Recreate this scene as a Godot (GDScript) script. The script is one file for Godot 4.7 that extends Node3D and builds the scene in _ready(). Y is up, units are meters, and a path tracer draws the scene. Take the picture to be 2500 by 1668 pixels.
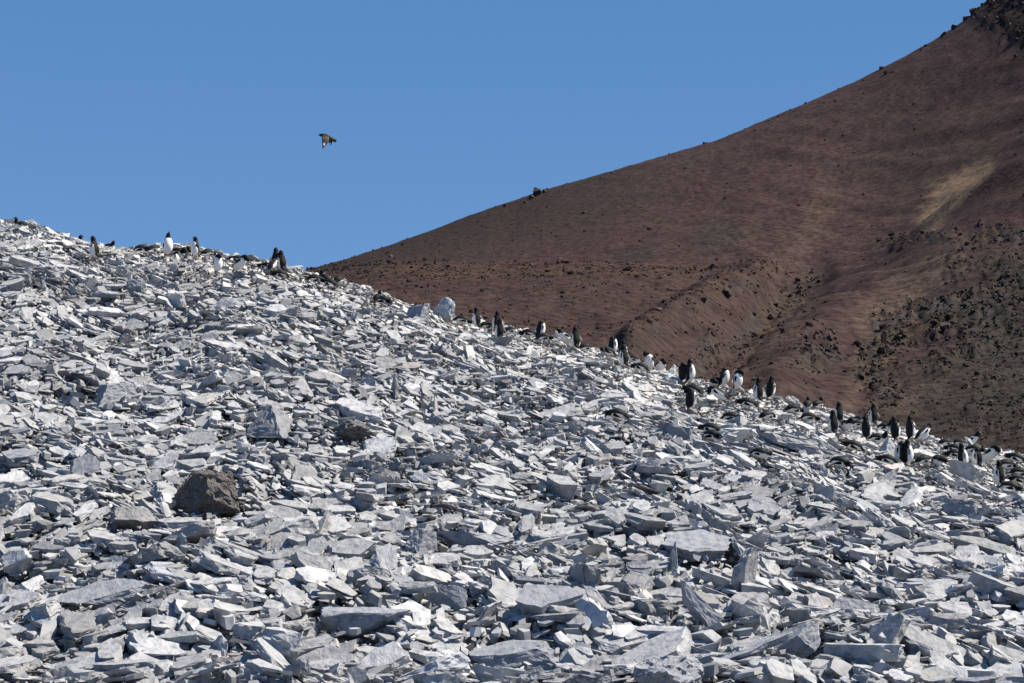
extends Node3D
# A slope of broken slate with a penguin colony on its crest, a red volcanic mountain behind, a skua in flight.

const F := 4665.0          # focal length in photograph pixels (photograph 2500 x 1668)
const PITCH := 6.0
const EYE := 1.6
const NEAR_D := 20.0

var rng := RandomNumberGenerator.new()
var taken := {}
var bump_noise := FastNoiseLite.new()
var crest_u := PackedFloat32Array()
var crest_e := PackedFloat32Array()
var base_e := 0.0
var M := {}
var keep_clear := []       # [Vector2(x, D), radius] where no larger rubble goes
var clear_cells := {}

# ------------------------------------------------------------------ helpers
func numbered(called: String) -> String:
	if not taken.has(called):
		taken[called] = 0
		return called
	taken[called] += 1
	return "%s_%03d" % [called, taken[called]]

func tag(o: Node, label: String, category: String, group := "", kind := "") -> void:
	if label: o.set_meta("label", label)
	if category: o.set_meta("category", category)
	if group: o.set_meta("group", group)
	if kind: o.set_meta("kind", kind)

func part(called: String, mesh: Mesh, mat: Material, parent: Node) -> MeshInstance3D:
	var o := MeshInstance3D.new()
	o.name = called
	o.mesh = mesh
	if mat: o.material_override = mat
	parent.add_child(o, true)
	return o

func lin(r: float, g: float, b: float) -> Color:
	return Color(r, g, b).linear_to_srgb()

# direction of a photograph pixel: x = sideways per metre of depth, y = rise per metre of depth
func look(px: float, py: float) -> Vector2:
	var x := (px - 1250.0) / F
	var y := -(py - 834.0) / F
	var c := cos(deg_to_rad(PITCH))
	var s := sin(deg_to_rad(PITCH))
	var fwd := c - y * s
	return Vector2(x / fwd, (y * c + s) / fwd)

func table(xs: PackedFloat32Array, ys: PackedFloat32Array, x: float) -> float:
	var n := xs.size()
	if x <= xs[0]: return ys[0]
	if x >= xs[n - 1]: return ys[n - 1]
	var i := xs.bsearch(x) - 1
	if i < 0: i = 0
	var t := (x - xs[i]) / (xs[i + 1] - xs[i])
	return cubic_interpolate(ys[i], ys[i + 1], ys[maxi(i - 1, 0)], ys[mini(i + 2, n - 1)], t)

# ------------------------------------------------------------------ the scree hill
func crest_d(u: float) -> float:
	return 44.5 - 5.0 * clampf(u, -0.4, 0.4)

func hill(x: float, d: float) -> float:
	if d <= NEAR_D:
		var y0 := lerpf(0.0, EYE + base_e * NEAR_D, clampf(d / NEAR_D, 0.0, 1.0))
		return y0 + bump_noise.get_noise_2d(x, d) * 0.2
	var u := x / d
	var dc := crest_d(u)
	var e := table(crest_u, crest_e, u)
	var yb := EYE + base_e * NEAR_D
	var yc := EYE + e * dc
	var s := (yc - yb) / (dc - NEAR_D)
	yc += 1.4 * (s - e)
	s = (yc - yb) / (dc - NEAR_D)
	var y := 0.0
	var m := d - (dc - 3.0)
	if m <= 0.0:
		var t := (d - NEAR_D) / (dc - NEAR_D)
		y = yb + s * (d - NEAR_D) + sin(t * PI) * 0.12
	else:
		var k := maxf((s - e) / 6.0, 0.012)
		var mm := (s + 0.55) / (2.0 * k)      # from here on an even fall
		if m < mm: y = yb + s * (dc - 3.0 - NEAR_D) + s * m - k * m * m
		else: y = yb + s * (dc - 3.0 - NEAR_D) + s * mm - k * mm * mm - 0.55 * (m - mm)
	return maxf(y + bump_noise.get_noise_2d(x, d) * 0.28, -6.5)

func hill_normal(x: float, d: float) -> Vector3:
	var q := 0.15
	var hx := (hill(x + q, d) - hill(x - q, d)) / (2.0 * q)
	var hd := (hill(x, d + q) - hill(x, d - q)) / (2.0 * q)
	return Vector3(-hx, 1.0, hd).normalized()     # depth runs along -z

# where the sight line of a photograph pixel meets the hill: Vector3, or just behind the crest
func on_hill(px: float, py: float, behind := 0.5, lift := 0.0) -> Vector3:
	var v := look(px, py)
	var d := 17.0
	while d < 56.0:
		if EYE + v.y * d <= hill(v.x * d, d) + lift:
			return Vector3(v.x * d, hill(v.x * d, d) + lift, -d)
		d += 0.06
	d = crest_d(v.x) + behind
	return Vector3(v.x * d, hill(v.x * d, d) + lift, -d)

# ------------------------------------------------------------------ stone shapes
# a convex stone bounded by planes [normal, distance], as flat-faced triangles
func stone_faces(planes: Array) -> Array:
	var out := []
	for i in planes.size():
		var n: Vector3 = planes[i][0]
		var c: Vector3 = n * planes[i][1]
		var a := n.cross(Vector3.UP if absf(n.y) < 0.9 else Vector3.RIGHT).normalized()
		var b := n.cross(a)
		var poly := [c + (a + b) * 4.0, c + (a - b) * 4.0, c + (-a - b) * 4.0, c + (-a + b) * 4.0]
		for j in planes.size():
			if j == i: continue
			var nj: Vector3 = planes[j][0]
			var dj: float = planes[j][1]
			var next := []
			for k in poly.size():
				var p: Vector3 = poly[k]
				var q: Vector3 = poly[(k + 1) % poly.size()]
				var fp := p.dot(nj) - dj
				var fq := q.dot(nj) - dj
				if fp <= 0.0: next.append(p)
				if (fp < 0.0 and fq > 0.0) or (fp > 0.0 and fq < 0.0): next.append(p + (q - p) * (fp / (fp - fq)))
			poly = next
			if poly.size() < 3: break
		if poly.size() >= 3: out.append([n, poly])
	return out

func slab_planes(r: RandomNumberGenerator, thick: float, longness: float, sides: int, chamfers: int) -> Array:
	var planes := []
	var tilt := 0.16
	planes.append([Vector3(r.randf_range(-tilt, tilt), 1, r.randf_range(-tilt, tilt)).normalized(), thick])
	planes.append([Vector3(r.randf_range(-tilt, tilt), -1, r.randf_range(-tilt, tilt)).normalized(), thick])
	var turn := r.randf() * TAU
	for k in sides:
		var a := turn + TAU * (k + r.randf_range(-0.32, 0.32)) / sides
		var n := Vector3(cos(a), r.randf_range(-0.45, 0.45), sin(a) * longness).normalized()
		var dist := r.randf_range(0.62, 1.0) * sqrt(pow(cos(a), 2) + pow(sin(a) / longness, 2)) * 0.5
		planes.append([n, dist])
	for k in chamfers:
		var s: Array = planes[2 + r.randi() % sides]
		var up := 1.0 if r.randf() < 0.75 else -1.0
		var w := r.randf_range(0.5, 1.6)
		var n2: Vector3 = (s[0] + Vector3(r.randf_range(-0.3, 0.3), up * w, r.randf_range(-0.3, 0.3))).normalized()
		# cut a little inside the edge between the two
		var edge: Vector3 = Vector3(s[0].x, 0, s[0].z).normalized() * s[1] + Vector3(0, up * thick, 0)
		planes.append([n2, edge.dot(n2) - r.randf_range(0.01, 0.07)])
	return planes

func faces_to_mesh(faces: Array, sub := 0, rough := 0.0, seed_ := 1, scale_ := Vector3.ONE, chip := Vector3(1, 0.12, 1)) -> ArrayMesh:
	var st := SurfaceTool.new()
	st.begin(Mesh.PRIMITIVE_TRIANGLES)
	st.set_smooth_group(-1)
	var nz := FastNoiseLite.new()
	nz.seed = seed_
	nz.frequency = 2.2
	nz.fractal_octaves = 3
	for f in faces:
		var poly: Array = f[1]
		var c := Vector3.ZERO
		for p in poly: c += p
		c /= poly.size()
		for k in poly.size():
			var a: Vector3 = poly[k]
			var b: Vector3 = poly[(k + 1) % poly.size()]
			if (a - b).length() < 0.0004: continue
			var tris := [[c, a, b]] if sub > 0 or poly.size() > 4 else []
			if tris.is_empty():
				if k == 0 or k == poly.size() - 1: continue
				tris = [[poly[0], a, b]]
			for s in sub:
				var nt := []
				for t in tris:
					var ab: Vector3 = (t[0] + t[1]) * 0.5
					var bc: Vector3 = (t[1] + t[2]) * 0.5
					var ca: Vector3 = (t[2] + t[0]) * 0.5
					nt.append([t[0], ab, ca]); nt.append([ab, t[1], bc]); nt.append([ca, bc, t[2]]); nt.append([ab, bc, ca])
				tris = nt
			for t in tris:
				var v := []
				for p: Vector3 in t:
					var q := p
					if rough > 0.0:
						q += Vector3(nz.get_noise_3dv(p * 2.0), nz.get_noise_3dv(p * 2.0 + Vector3(9, 3, 1)), nz.get_noise_3dv(p * 2.0 + Vector3(-4, 7, 20))) * rough * chip
					v.append(q * scale_)
				var nn: Vector3 = (v[1] - v[0]).cross(v[2] - v[0])
				if nn.length_squared() < 1e-14: continue
				if nn.dot(f[0]) > 0.0: v = [v[0], v[2], v[1]]
				for p: Vector3 in v: st.add_vertex(p)
	st.generate_normals()
	return st.commit()

func boulder_planes(r: RandomNumberGenerator, n: int) -> Array:
	var planes := []
	for k in n:
		var y := 1.0 - 2.0 * (k + 0.5) / n
		var a := k * 2.39996 + r.randf_range(-0.35, 0.35)
		var w := sqrt(1.0 - y * y)
		planes.append([Vector3(cos(a) * w, y + r.randf_range(-0.2, 0.2), sin(a) * w).normalized(), r.randf_range(0.36, 0.5)])
	return planes

# ------------------------------------------------------------------ materials
func noise_tex(size: int, freq: float, octaves: int, seed_: int, ramp: Gradient, type := FastNoiseLite.TYPE_SIMPLEX_SMOOTH) -> NoiseTexture2D:
	var n := FastNoiseLite.new()
	n.noise_type = type
	n.seed = seed_
	n.frequency = freq
	n.fractal_octaves = octaves
	n.fractal_gain = 0.6
	var t := NoiseTexture2D.new()
	t.width = size
	t.height = size
	t.seamless = true
	t.noise = n
	t.color_ramp = ramp
	return t

func grad(stops: Array) -> Gradient:
	var g := Gradient.new()
	var o := PackedFloat32Array()
	var c := PackedColorArray()
	for s in stops:
		o.append(s[0]); c.append(s[1])
	g.offsets = o
	g.colors = c
	return g

func grey(v: float) -> Color:
	return Color(v, v, v)

func make_materials() -> void:
	var slate := StandardMaterial3D.new()
	slate.albedo_texture = noise_tex(1024, 0.006, 6, 3, grad([[0.0, Color(0.56, 0.58, 0.63)], [0.34, Color(0.80, 0.81, 0.83)], [0.46, Color(0.92, 0.925, 0.935)], [0.62, Color(0.96, 0.96, 0.96)], [0.78, Color(1.0, 0.99, 0.97)], [1.0, Color(1.0, 0.96, 0.90)]]))
	slate.uv1_triplanar = true
	slate.uv1_world_triplanar = true
	slate.uv1_scale = Vector3.ONE * 0.8
	slate.vertex_color_use_as_albedo = true
	slate.roughness = 0.72
	slate.metallic_specular = 0.35
	slate.heightmap_enabled = true
	slate.heightmap_scale = 1.6
	slate.heightmap_texture = noise_tex(1024, 0.012, 6, 8, grad([[0.0, grey(0)], [1.0, grey(1)]]))
	M.slate = slate
	var chip: StandardMaterial3D = slate.duplicate()
	chip.heightmap_enabled = false
	M.chip = chip
	var grit: StandardMaterial3D = slate.duplicate()
	grit.albedo_texture = noise_tex(1024, 0.05, 4, 17, grad([[0.0, lin(0.12, 0.12, 0.12)], [0.5, lin(0.25, 0.247, 0.243)], [0.8, lin(0.33, 0.32, 0.305)], [1.0, lin(0.44, 0.41, 0.365)]]))
	grit.heightmap_scale = 5.0
	grit.vertex_color_use_as_albedo = false
	M.grit = grit
	var lava: StandardMaterial3D = slate.duplicate()
	lava.albedo_texture = noise_tex(512, 0.03, 5, 31, grad([[0.0, grey(0.55)], [0.45, grey(0.85)], [1.0, grey(1.0)]]))
	lava.uv1_scale = Vector3.ONE * 1.3
	lava.heightmap_scale = 5.0
	lava.heightmap_texture = noise_tex(512, 0.05, 4, 33, grad([[0.0, grey(0)], [1.0, grey(1)]]))
	lava.roughness = 0.95
	M.lava = lava
	var cinder := StandardMaterial3D.new()
	cinder.albedo_texture = noise_tex(2048, 0.016, 7, 41, grad([[0.0, grey(0.40)], [0.35, Color(0.70, 0.68, 0.68)], [0.55, grey(0.86)], [0.75, Color(0.98, 0.95, 0.90)], [1.0, Color(1, 0.98, 0.95)]]))
	cinder.uv1_triplanar = true
	cinder.uv1_world_triplanar = true
	cinder.uv1_scale = Vector3.ONE * 0.017
	cinder.vertex_color_use_as_albedo = true
	cinder.roughness = 1.0
	cinder.metallic_specular = 0.1
	cinder.heightmap_enabled = true
	cinder.heightmap_scale = 14.0
	cinder.heightmap_texture = noise_tex(2048, 0.04, 5, 47, grad([[0.0, grey(0)], [1.0, grey(1)]]))
	M.cinder = cinder
	var lump: StandardMaterial3D = cinder.duplicate()
	lump.heightmap_enabled = false
	M.lump = lump
	var plumage := StandardMaterial3D.new()
	plumage.vertex_color_use_as_albedo = true
	plumage.roughness = 0.6
	plumage.metallic_specular = 0.2
	M.plumage = plumage
	var beak := StandardMaterial3D.new()
	beak.albedo_color = lin(0.05, 0.025, 0.018)
	beak.roughness = 0.5
	M.beak = beak
	var eye := StandardMaterial3D.new()
	eye.albedo_color = lin(0.7, 0.7, 0.68)
	eye.roughness = 0.3
	M.eye = eye

# ------------------------------------------------------------------ slate slope
func solid(c: Color, mesh: ArrayMesh) -> ArrayMesh:      # the same shape with one vertex colour
	var arr := mesh.surface_get_arrays(0)
	var cols := PackedColorArray()
	cols.resize(arr[Mesh.ARRAY_VERTEX].size())
	cols.fill(c)
	arr[Mesh.ARRAY_COLOR] = cols
	var m := ArrayMesh.new()
	m.add_surface_from_arrays(Mesh.PRIMITIVE_TRIANGLES, arr)
	return m

var guano_noise := FastNoiseLite.new()
var tone_noise := FastNoiseLite.new()
var lean_noise := FastNoiseLite.new()

func whiteness(x: float, d: float) -> float:      # how much droppings cover the stones here: near the colony
	var back := crest_d(x / d) - d
	var reach := lerpf(6.0, 13.0, clampf((x / d + 0.1) / 0.35, 0.0, 1.0))
	return clampf(1.0 - back / reach, 0.0, 1.0) * (0.85 + 0.6 * guano_noise.get_noise_2d(x, d))

func slate_colour(r: RandomNumberGenerator, x: float, d: float) -> Color:
	var v := 0.335 * exp(r.randfn(0.0, 0.18)) * (1.0 + 0.25 * tone_noise.get_noise_2d(x, d))
	var c := Color(v * 0.998, v * 1.0, v * 1.016)
	var k := r.randf()
	if k < 0.015: c = Color(v * 0.74, v * 0.69, v * 0.66)
	elif k < 0.12: c = Color(v * 1.08, v * 1.065, v * 1.03)
	elif k < 0.2: c = Color(v * 0.68, v * 0.71, v * 0.78)
	c = Color(minf(c.r, 0.46), minf(c.g, 0.46), minf(c.b, 0.465))
	var w := whiteness(x, d)
	if r.randf() < w * 1.35:
		c = c.lerp(Color(0.62, 0.60, 0.56), r.randf_range(0.25, 0.85))
		if r.randf() < 0.1: c = Color(0.50, 0.43, 0.385)
	return Color(minf(c.r, 0.66), minf(c.g, 0.65), minf(c.b, 0.63))

func lie(x: float, d: float, r: RandomNumberGenerator, spread: float) -> Basis:
	var n := hill_normal(x, d)
	var up := (n + Vector3(0.04, 0.26, 0.02)).normalized()
	# neighbours lean alike: slabs slid down in sheaves
	up = (up + Vector3(lean_noise.get_noise_2d(x, d), 0.0, lean_noise.get_noise_2d(x + 300.0, d) - 0.05) * 0.45).normalized()
	var ax := Vector3(r.randfn(), 0, r.randfn()).normalized()
	up = up.rotated(ax, absf(r.randfn(0.0, spread)))
	var side := up.cross(Vector3.FORWARD.rotated(Vector3.UP, r.randf() * TAU)).normalized()
	return Basis(side, up, side.cross(up))

func blocked(x: float, d: float, r: float) -> bool:
	for cx in range(floori(x) - 1, floori(x) + 2):
		for cd in range(floori(d) - 1, floori(d) + 2):
			for k in clear_cells.get(Vector2i(cx, cd), []):
				var dx: float = k[0].x - x
				var dd: float = k[0].y - d
				var lim: float = k[1] + r * 0.3
				# stones in front of a thing hide it sooner than stones beside it
				if absf(dx) < lim and dd < lim * k[2] and dd > -lim: return true
	return false

func clear_spot(x: float, d: float, r: float, front := 1.6) -> void:
	var key := Vector2i(floori(x), floori(d))
	if not clear_cells.has(key): clear_cells[key] = []
	clear_cells[key].append([Vector2(x, d), r, front])

func nearer(at: float) -> float:      # the lower slope holds the larger slabs
	return lerpf(1.0, 0.88, smoothstep(30.0, 44.0, at)) * lerpf(1.38, 1.0, smoothstep(19.5, 28.0, at))

func build_ground_sheets() -> void:
	var st := SurfaceTool.new()
	st.begin(Mesh.PRIMITIVE_TRIANGLES)
	# ground level beyond everything
	for v in [Vector3(-3000, -7, -3000), Vector3(3000, -7, -3000), Vector3(3000, -7, 3000), Vector3(-3000, -7, -3000), Vector3(3000, -7, 3000), Vector3(-3000, -7, 3000)]: st.add_vertex(v)
	st.generate_normals()
	var g := part("ground", st.commit(), M.grit, self)
	tag(g, "", "", "", "structure")

func build_scree() -> Node3D:
	var root := Node3D.new()
	root.name = "scree_slope"
	add_child(root)
	tag(root, "grey slope of broken slate slabs rising to a crest", "slope", "", "structure")
	var st := SurfaceTool.new()
	st.begin(Mesh.PRIMITIVE_TRIANGLES)
	var nx := 110
	var ds := []
	d = -12.0
	while d < 78.0:
		ds.append(d)
		d += 0.6 if d > 16.0 and d < 52.0 else 2.5
	for i in ds.size():
		for j in nx + 1:
			var half := 10.0 + maxf(ds[i], 0.0) * 0.42
			var x := lerpf(-half, half, float(j) / nx)
			st.add_vertex(Vector3(x, hill(x, ds[i]) - 0.03, -ds[i]))
	for i in ds.size() - 1:
		for j in nx:
			var a := i * (nx + 1) + j
			for k in [a, a + nx + 1, a + 1, a + 1, a + nx + 1, a + nx + 2]: st.add_index(k)
	st.generate_normals()
	part("gravel_bed", st.commit(), M.grit, root)
	return root

func build_rubble(root: Node3D) -> void:
	var r := RandomNumberGenerator.new()
	r.seed = 77
	# shapes: big slabs (worn, uneven faces) and plain splinters
	var big := []
	for k in 44:
		var thick: float = [0.05, 0.08, 0.11, 0.17, 0.065][k % 5] * r.randf_range(0.8, 1.2)
		big.append(faces_to_mesh(stone_faces(slab_planes(r, thick, r.randf_range(0.95, 2.0), r.randi_range(5, 7), r.randi_range(1, 4))), 2, 0.075, k))
	var small := []
	for k in 36:
		var thick: float = [0.05, 0.08, 0.11, 0.16, 0.26, 0.065][k % 6] * r.randf_range(0.8, 1.2)
		small.append(faces_to_mesh(stone_faces(slab_planes(r, thick, r.randf_range(0.9, 2.2), r.randi_range(4, 7), r.randi_range(0, 3)))))
	# the 300 slabs that show largest, each on its own; big ones stand nearer the camera
	var n := 0
	var tries := 0
	var spots := []
	while n < 300 and tries < 6000:
		tries += 1
		var t := r.randf()
		d = lerpf(19.8, 44.0, pow(t, 1.25))
		var x := r.randf_range(-0.275, 0.275) * d
		if d > crest_d(x / d) - 3.0: continue
		var size := r.randf_range(0.40, 0.66) * (1.0 + (0.4 if r.randf() < 0.13 else 0.0)) * nearer(d)
		if blocked(x, d, size): continue
		var near := false
		for s in spots:
			if Vector2(s.x - x, s.y - d).length() < (s.z + size) * 0.34:
				near = true
				break
		if near: continue
		spots.append(Vector3(x, d, size))
		var b := lie(x, d, r, 0.2 if r.randf() < 0.8 else 0.6)
		var c := slate_colour(r, x, d)
		var o := part("slab", solid(c, big[r.randi() % big.size()]), M.slate, root)
		o.transform = Transform3D(b.scaled_local(Vector3(1.1, r.randf_range(0.6, 1.15), r.randf_range(0.55, 1.0)) * size), Vector3(x, hill(x, d) + 0.15 * nearer(d) + size * 0.06 + r.randf() * 0.06, -d))
		n += 1
	# everything else on the slope
	var heap := Node3D.new()
	heap.name = "rubble"
	root.add_child(heap)
	tag(heap, "", "", "", "stuff")
	var bins := []
	for k in big.size() + small.size(): bins.append([[], []])
	# [count, smallest, largest, lift, spread]
	for lay in [[6800, 0.28, 0.5, 0.13, 0.2], [34000, 0.14, 0.31, 0.12, 0.26], [50000, 0.08, 0.16, 0.10, 0.42], [30000, 0.035, 0.08, 0.09, 0.6]]:
		for k in lay[0]:
			var q := r.randf()
			d = sqrt(lerpf(19.0 * 19.0, 49.0 * 49.0, q))
			var x := r.randf_range(-0.295, 0.295) * d
			if d > crest_d(x / d) + 2.5: continue
			var size: float = lerpf(lay[1], lay[2], pow(r.randf(), 1.6)) * nearer(d)
			if size > 0.15 and blocked(x, d, size): continue
			var b := lie(x, d, r, lay[4])
			if r.randf() < 0.06: b = b * Basis(Vector3(1, 0, 0), r.randf_range(0.6, 1.4))
			var y: float = hill(x, d) + lay[3] * r.randf_range(0.1, 1.7) * nearer(d)
			var which := r.randi() % big.size() if size > 0.3 else big.size() + r.randi() % small.size()
			bins[which][0].append(Transform3D(b.scaled_local(Vector3(1.1, r.randf_range(0.6, 1.2), r.randf_range(0.55, 1.0)) * size), Vector3(x, y, -d)))
			bins[which][1].append(slate_colour(r, x, d))
	for k in bins.size():
		add_copies("slate_pieces", big[k] if k < big.size() else small[k - big.size()], M.slate if k < big.size() else M.chip, bins[k][0], bins[k][1], heap)

func add_copies(called: String, mesh: Mesh, mat: Material, xf: Array, cols: Array, parent: Node) -> void:
	if xf.is_empty(): return
	var mm := MultiMesh.new()
	mm.transform_format = MultiMesh.TRANSFORM_3D
	mm.use_colors = true
	mm.mesh = mesh
	mm.instance_count = xf.size()
	for i in xf.size():
		mm.set_instance_transform(i, xf[i])
		mm.set_instance_color(i, cols[i])
	var o := MultiMeshInstance3D.new()
	o.name = called
	o.multimesh = mm
	o.material_override = mat
	parent.add_child(o, true)
	o.set_meta("kind", "stuff")

# ------------------------------------------------------------------ stones one can point to
func feature_stone(called: String, label: String, px: float, py: float, w: float, h: float, shape: String, turn: float, lean: Vector2, col: Color, seed_: int, depth := 0.8, mat := "slate") -> void:
	# px, py: foot of the stone; w, h: its width and thickness in photograph pixels at that distance
	var p := on_hill(px, py, 0.3, 0.08)
	var per := -p.z / F
	var r := RandomNumberGenerator.new()
	r.seed = seed_
	var planes: Array
	if shape == "slab": planes = slab_planes(r, 0.5, 1.0, 7, 3)
	elif shape == "hexagon":
		planes = [[Vector3.UP, 0.5], [Vector3.DOWN, 0.5]]
		for k in 6: planes.append([Vector3(cos(k * PI / 3 + 0.3), -0.1, sin(k * PI / 3 + 0.3)).normalized(), [0.42, 0.44, 0.47, 0.40, 0.45, 0.43][k]])
		planes.append([Vector3(0.3, 0.5, 0.9).normalized(), 0.60])
	elif shape == "block": planes = slab_planes(r, 0.5, 1.0, 5, 3)
	elif shape == "wedge":      # a point at the top
		planes = [[Vector3.DOWN, 0.5]]
		for a in [0.4, 1.9, 3.3, 4.9]: planes.append([Vector3(cos(a + r.randf_range(-0.3, 0.3)), r.randf_range(0.35, 0.75), sin(a)).normalized(), r.randf_range(0.20, 0.30)])
		planes.append([Vector3(0.55, 1, 0.25).normalized(), 0.36])
		planes.append([Vector3(-0.7, 0.5, 0.75).normalized(), 0.26])
	elif shape == "ridged":      # two broad faces meeting in a ridge that falls to the right
		planes = [[Vector3.DOWN, 0.5], [Vector3(-0.38, 0.5, 0.85).normalized(), 0.20], [Vector3(0.8, 0.6, 0.4).normalized(), 0.24], [Vector3(0.1, 0.4, -1).normalized(), 0.3], [Vector3(-0.95, 0.45, -0.1).normalized(), 0.30], [Vector3(0.35, 1, -0.2).normalized(), 0.36], [Vector3(1, 0.1, 0.1).normalized(), 0.42]]
	elif shape == "lump":
		planes = [[Vector3.DOWN, 0.5], [Vector3(0.12, 1, 0.05).normalized(), 0.44], [Vector3(-0.5, 0.22, 0.85).normalized(), 0.36], [Vector3(0.78, 0.2, 0.62).normalized(), 0.36], [Vector3(1, 0.1, -0.2).normalized(), 0.44], [Vector3(-1, 0.45, 0.1).normalized(), 0.40], [Vector3(0, 0.2, -1).normalized(), 0.44], [Vector3(-0.55, 0.85, 0.25).normalized(), 0.45], [Vector3(0.3, -0.5, 0.9).normalized(), 0.46]]
	elif shape == "spike":
		planes = [[Vector3.DOWN, 0.5], [Vector3(0.8, 0.12, 0.2).normalized(), 0.38], [Vector3(-0.9, 0.3, 0.1).normalized(), 0.36], [Vector3(0, 0.05, 1).normalized(), 0.4], [Vector3(0, 0.1, -1).normalized(), 0.4], [Vector3(-0.4, 0.8, 0).normalized(), 0.43]]
	else: planes = boulder_planes(r, 15)
	var mesh := solid(col, faces_to_mesh(stone_faces(planes), 3, 0.09 if shape in ["boulder", "lump"] else 0.05, seed_, Vector3(w * per, h * per, w * per * depth), Vector3.ONE if shape in ["boulder", "lump"] else Vector3(1, 0.3, 1)))
	var o := part(numbered(called), mesh, M[mat], self)
	o.basis = Basis(Vector3(0, 0, 1), lean.x) * Basis(Vector3(1, 0, 0), lean.y) * Basis(Vector3.UP, turn)
	o.position = p + Vector3(0, h * per * 0.42, 0)
	tag(o, label, "stone" if called != "lava_boulder" else "boulder", "")
	clear_spot(p.x, -p.z, w * per * 0.38)

func build_feature_stones() -> void:
	var g := Color(0.27, 0.28, 0.305)
	var pale := Color(0.40, 0.41, 0.425)
	var white := Color(0.60, 0.59, 0.55)
	var brown := Color(0.19, 0.175, 0.17)
	feature_stone("lava_boulder", "dark brown rough lava boulder, the largest rock on the left of the slope", 505, 1252, 156, 108, "lump", 0.0, Vector2(0.04, 0.05), brown, 5, 0.8, "lava")
	feature_stone("lava_boulder", "rough brownish grey pitted boulder half sunk among slabs right of the pointed stone", 865, 1078, 92, 52, "boulder", 1.4, Vector2(0, 0), Color(0.24, 0.23, 0.225), 11, 0.8, "lava")
	feature_stone("pointed_stone", "smooth grey stone rising to a point, its left face dark, above the lava boulder", 660, 1068, 108, 92, "ridged", 0.0, Vector2(-0.04, 0.0), Color(0.24, 0.245, 0.26), 21, 0.8)
	feature_stone("flat_slab", "large flat six-sided grey slab with a clean edge, lying right of centre", 1702, 1352, 172, 34, "hexagon", 0.1, Vector2(-0.03, 0.32), g, 31, 0.85)
	feature_stone("pale_boulder", "tall pale blue-grey boulder standing up on the crest before the red mountain", 1086, 786, 72, 64, "boulder", 2.0, Vector2(-0.1, 0), Color(0.36, 0.39, 0.43), 43, 0.7)
	feature_stone("block_stone", "blocky grey stone just left of the tall pale boulder on the crest", 1023, 785, 62, 42, "block", 0.6, Vector2(0.25, 0), g, 47, 0.8)
	feature_stone("long_slab", "long thick slab with a dark rough front edge overhanging a hollow at mid slope", 1170, 1340, 200, 36, "slab", 0.1, Vector2(-0.05, -0.06), g, 53, 0.4)
	feature_stone("long_slab", "long grey slab pointing left with a dark patch on its face, lower left", 270, 1478, 205, 48, "slab", 0.2, Vector2(0.12, 0.5), g, 61, 0.45)
	feature_stone("rounded_plate", "dark plate with a rounded top standing on edge near the bottom centre", 1090, 1492, 112, 62, "slab", 0.0, Vector2(0, -0.15), g, 67, 0.16)
	feature_stone("long_slab", "long dark lens-shaped slab in shade, bottom centre-left", 850, 1545, 205, 60, "slab", 0.1, Vector2(-0.08, 0.25), g, 71, 0.4)
	feature_stone("long_slab", "longest pale slab at the bottom edge, rising to the right", 1255, 1640, 265, 58, "slab", -0.05, Vector2(0.13, 0.35), g, 79, 0.42)
	feature_stone("dark_boulder", "smooth dark boulder cut off by the bottom edge right of centre", 1635, 1690, 190, 100, "boulder", 0.9, Vector2(0.1, 0), g, 83, 0.8)
	feature_stone("leaning_wedge", "dark wedge-shaped slab leaning to the left like a blade, lower right", 1712, 1545, 52, 128, "spike", 0.3, Vector2(0.75, -0.1), g, 89, 0.9)
	feature_stone("standing_splinter", "thin splinter of slate standing upright left below the six-sided slab", 1646, 1415, 22, 84, "spike", 0.2, Vector2(0.03, -0.05), g, 97, 0.6)
	feature_stone("overhanging_slab", "slab with a dark brown underside left below the lava boulder", 322, 1290, 130, 46, "slab", 0.3, Vector2(0.05, -0.5), Color(0.25, 0.245, 0.245), 101, 0.5)
	feature_stone("white_slab", "thick slab white with droppings in front of a lying penguin", 1785, 1078, 88, 34, "slab", 0.3, Vector2(-0.03, 0.15), white, 107, 0.6)
	feature_stone("pale_wedge", "pale pointed stone with one grey face below the penguin pair at right", 2172, 1116, 54, 52, "wedge", 0.9, Vector2(0, 0), pale, 109, 0.8)
	feature_stone("pale_block", "pale block with a grey left face below the penguins at the right edge", 2362, 1178, 100, 48, "slab", 0.4, Vector2(-0.28, 0.15), Color(0.46, 0.46, 0.46), 113, 0.5)
	feature_stone("tilted_plate", "white plate standing tilted behind two preening penguins on the crest", 1645, 915, 46, 44, "wedge", 0.3, Vector2(-0.3, 0), white, 127, 0.4)
	feature_stone("white_block", "white block with a flat top on the crest at the left edge of the picture", 8, 566, 38, 22, "slab", 0.1, Vector2(0.05, 0), white, 131, 0.7)
	feature_stone("trapezoid_slab", "pale four-sided slab lying tilted below the pitted boulder", 928, 1112, 92, 24, "block", 0.3, Vector2(0.0, 0.65), pale, 137, 0.8)
	feature_stone("rough_block", "rough dark grey block at the left, level with the pointed stone's top", 278, 980, 112, 46, "block", 0.5, Vector2(0.08, 0.2), g, 139, 0.6)
	feature_stone("jagged_plate", "dark jagged plate facing the camera below the leftmost penguin group", 560, 758, 70, 34, "slab", 0.1, Vector2(-0.05, -0.7), g, 149, 0.25)
	feature_stone("pocked_block", "mid-grey block with a flat face left below the overhanging long slab", 1032, 1358, 84, 66, "block", 0.8, Vector2(-0.15, -0.1), g, 151, 0.5)
	feature_stone("leaning_slab", "pale slab leaning up at the left edge of the picture above a dark hollow", 42, 1412, 84, 68, "slab", 0.2, Vector2(0.4, 0.9), pale, 157, 0.7)
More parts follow.
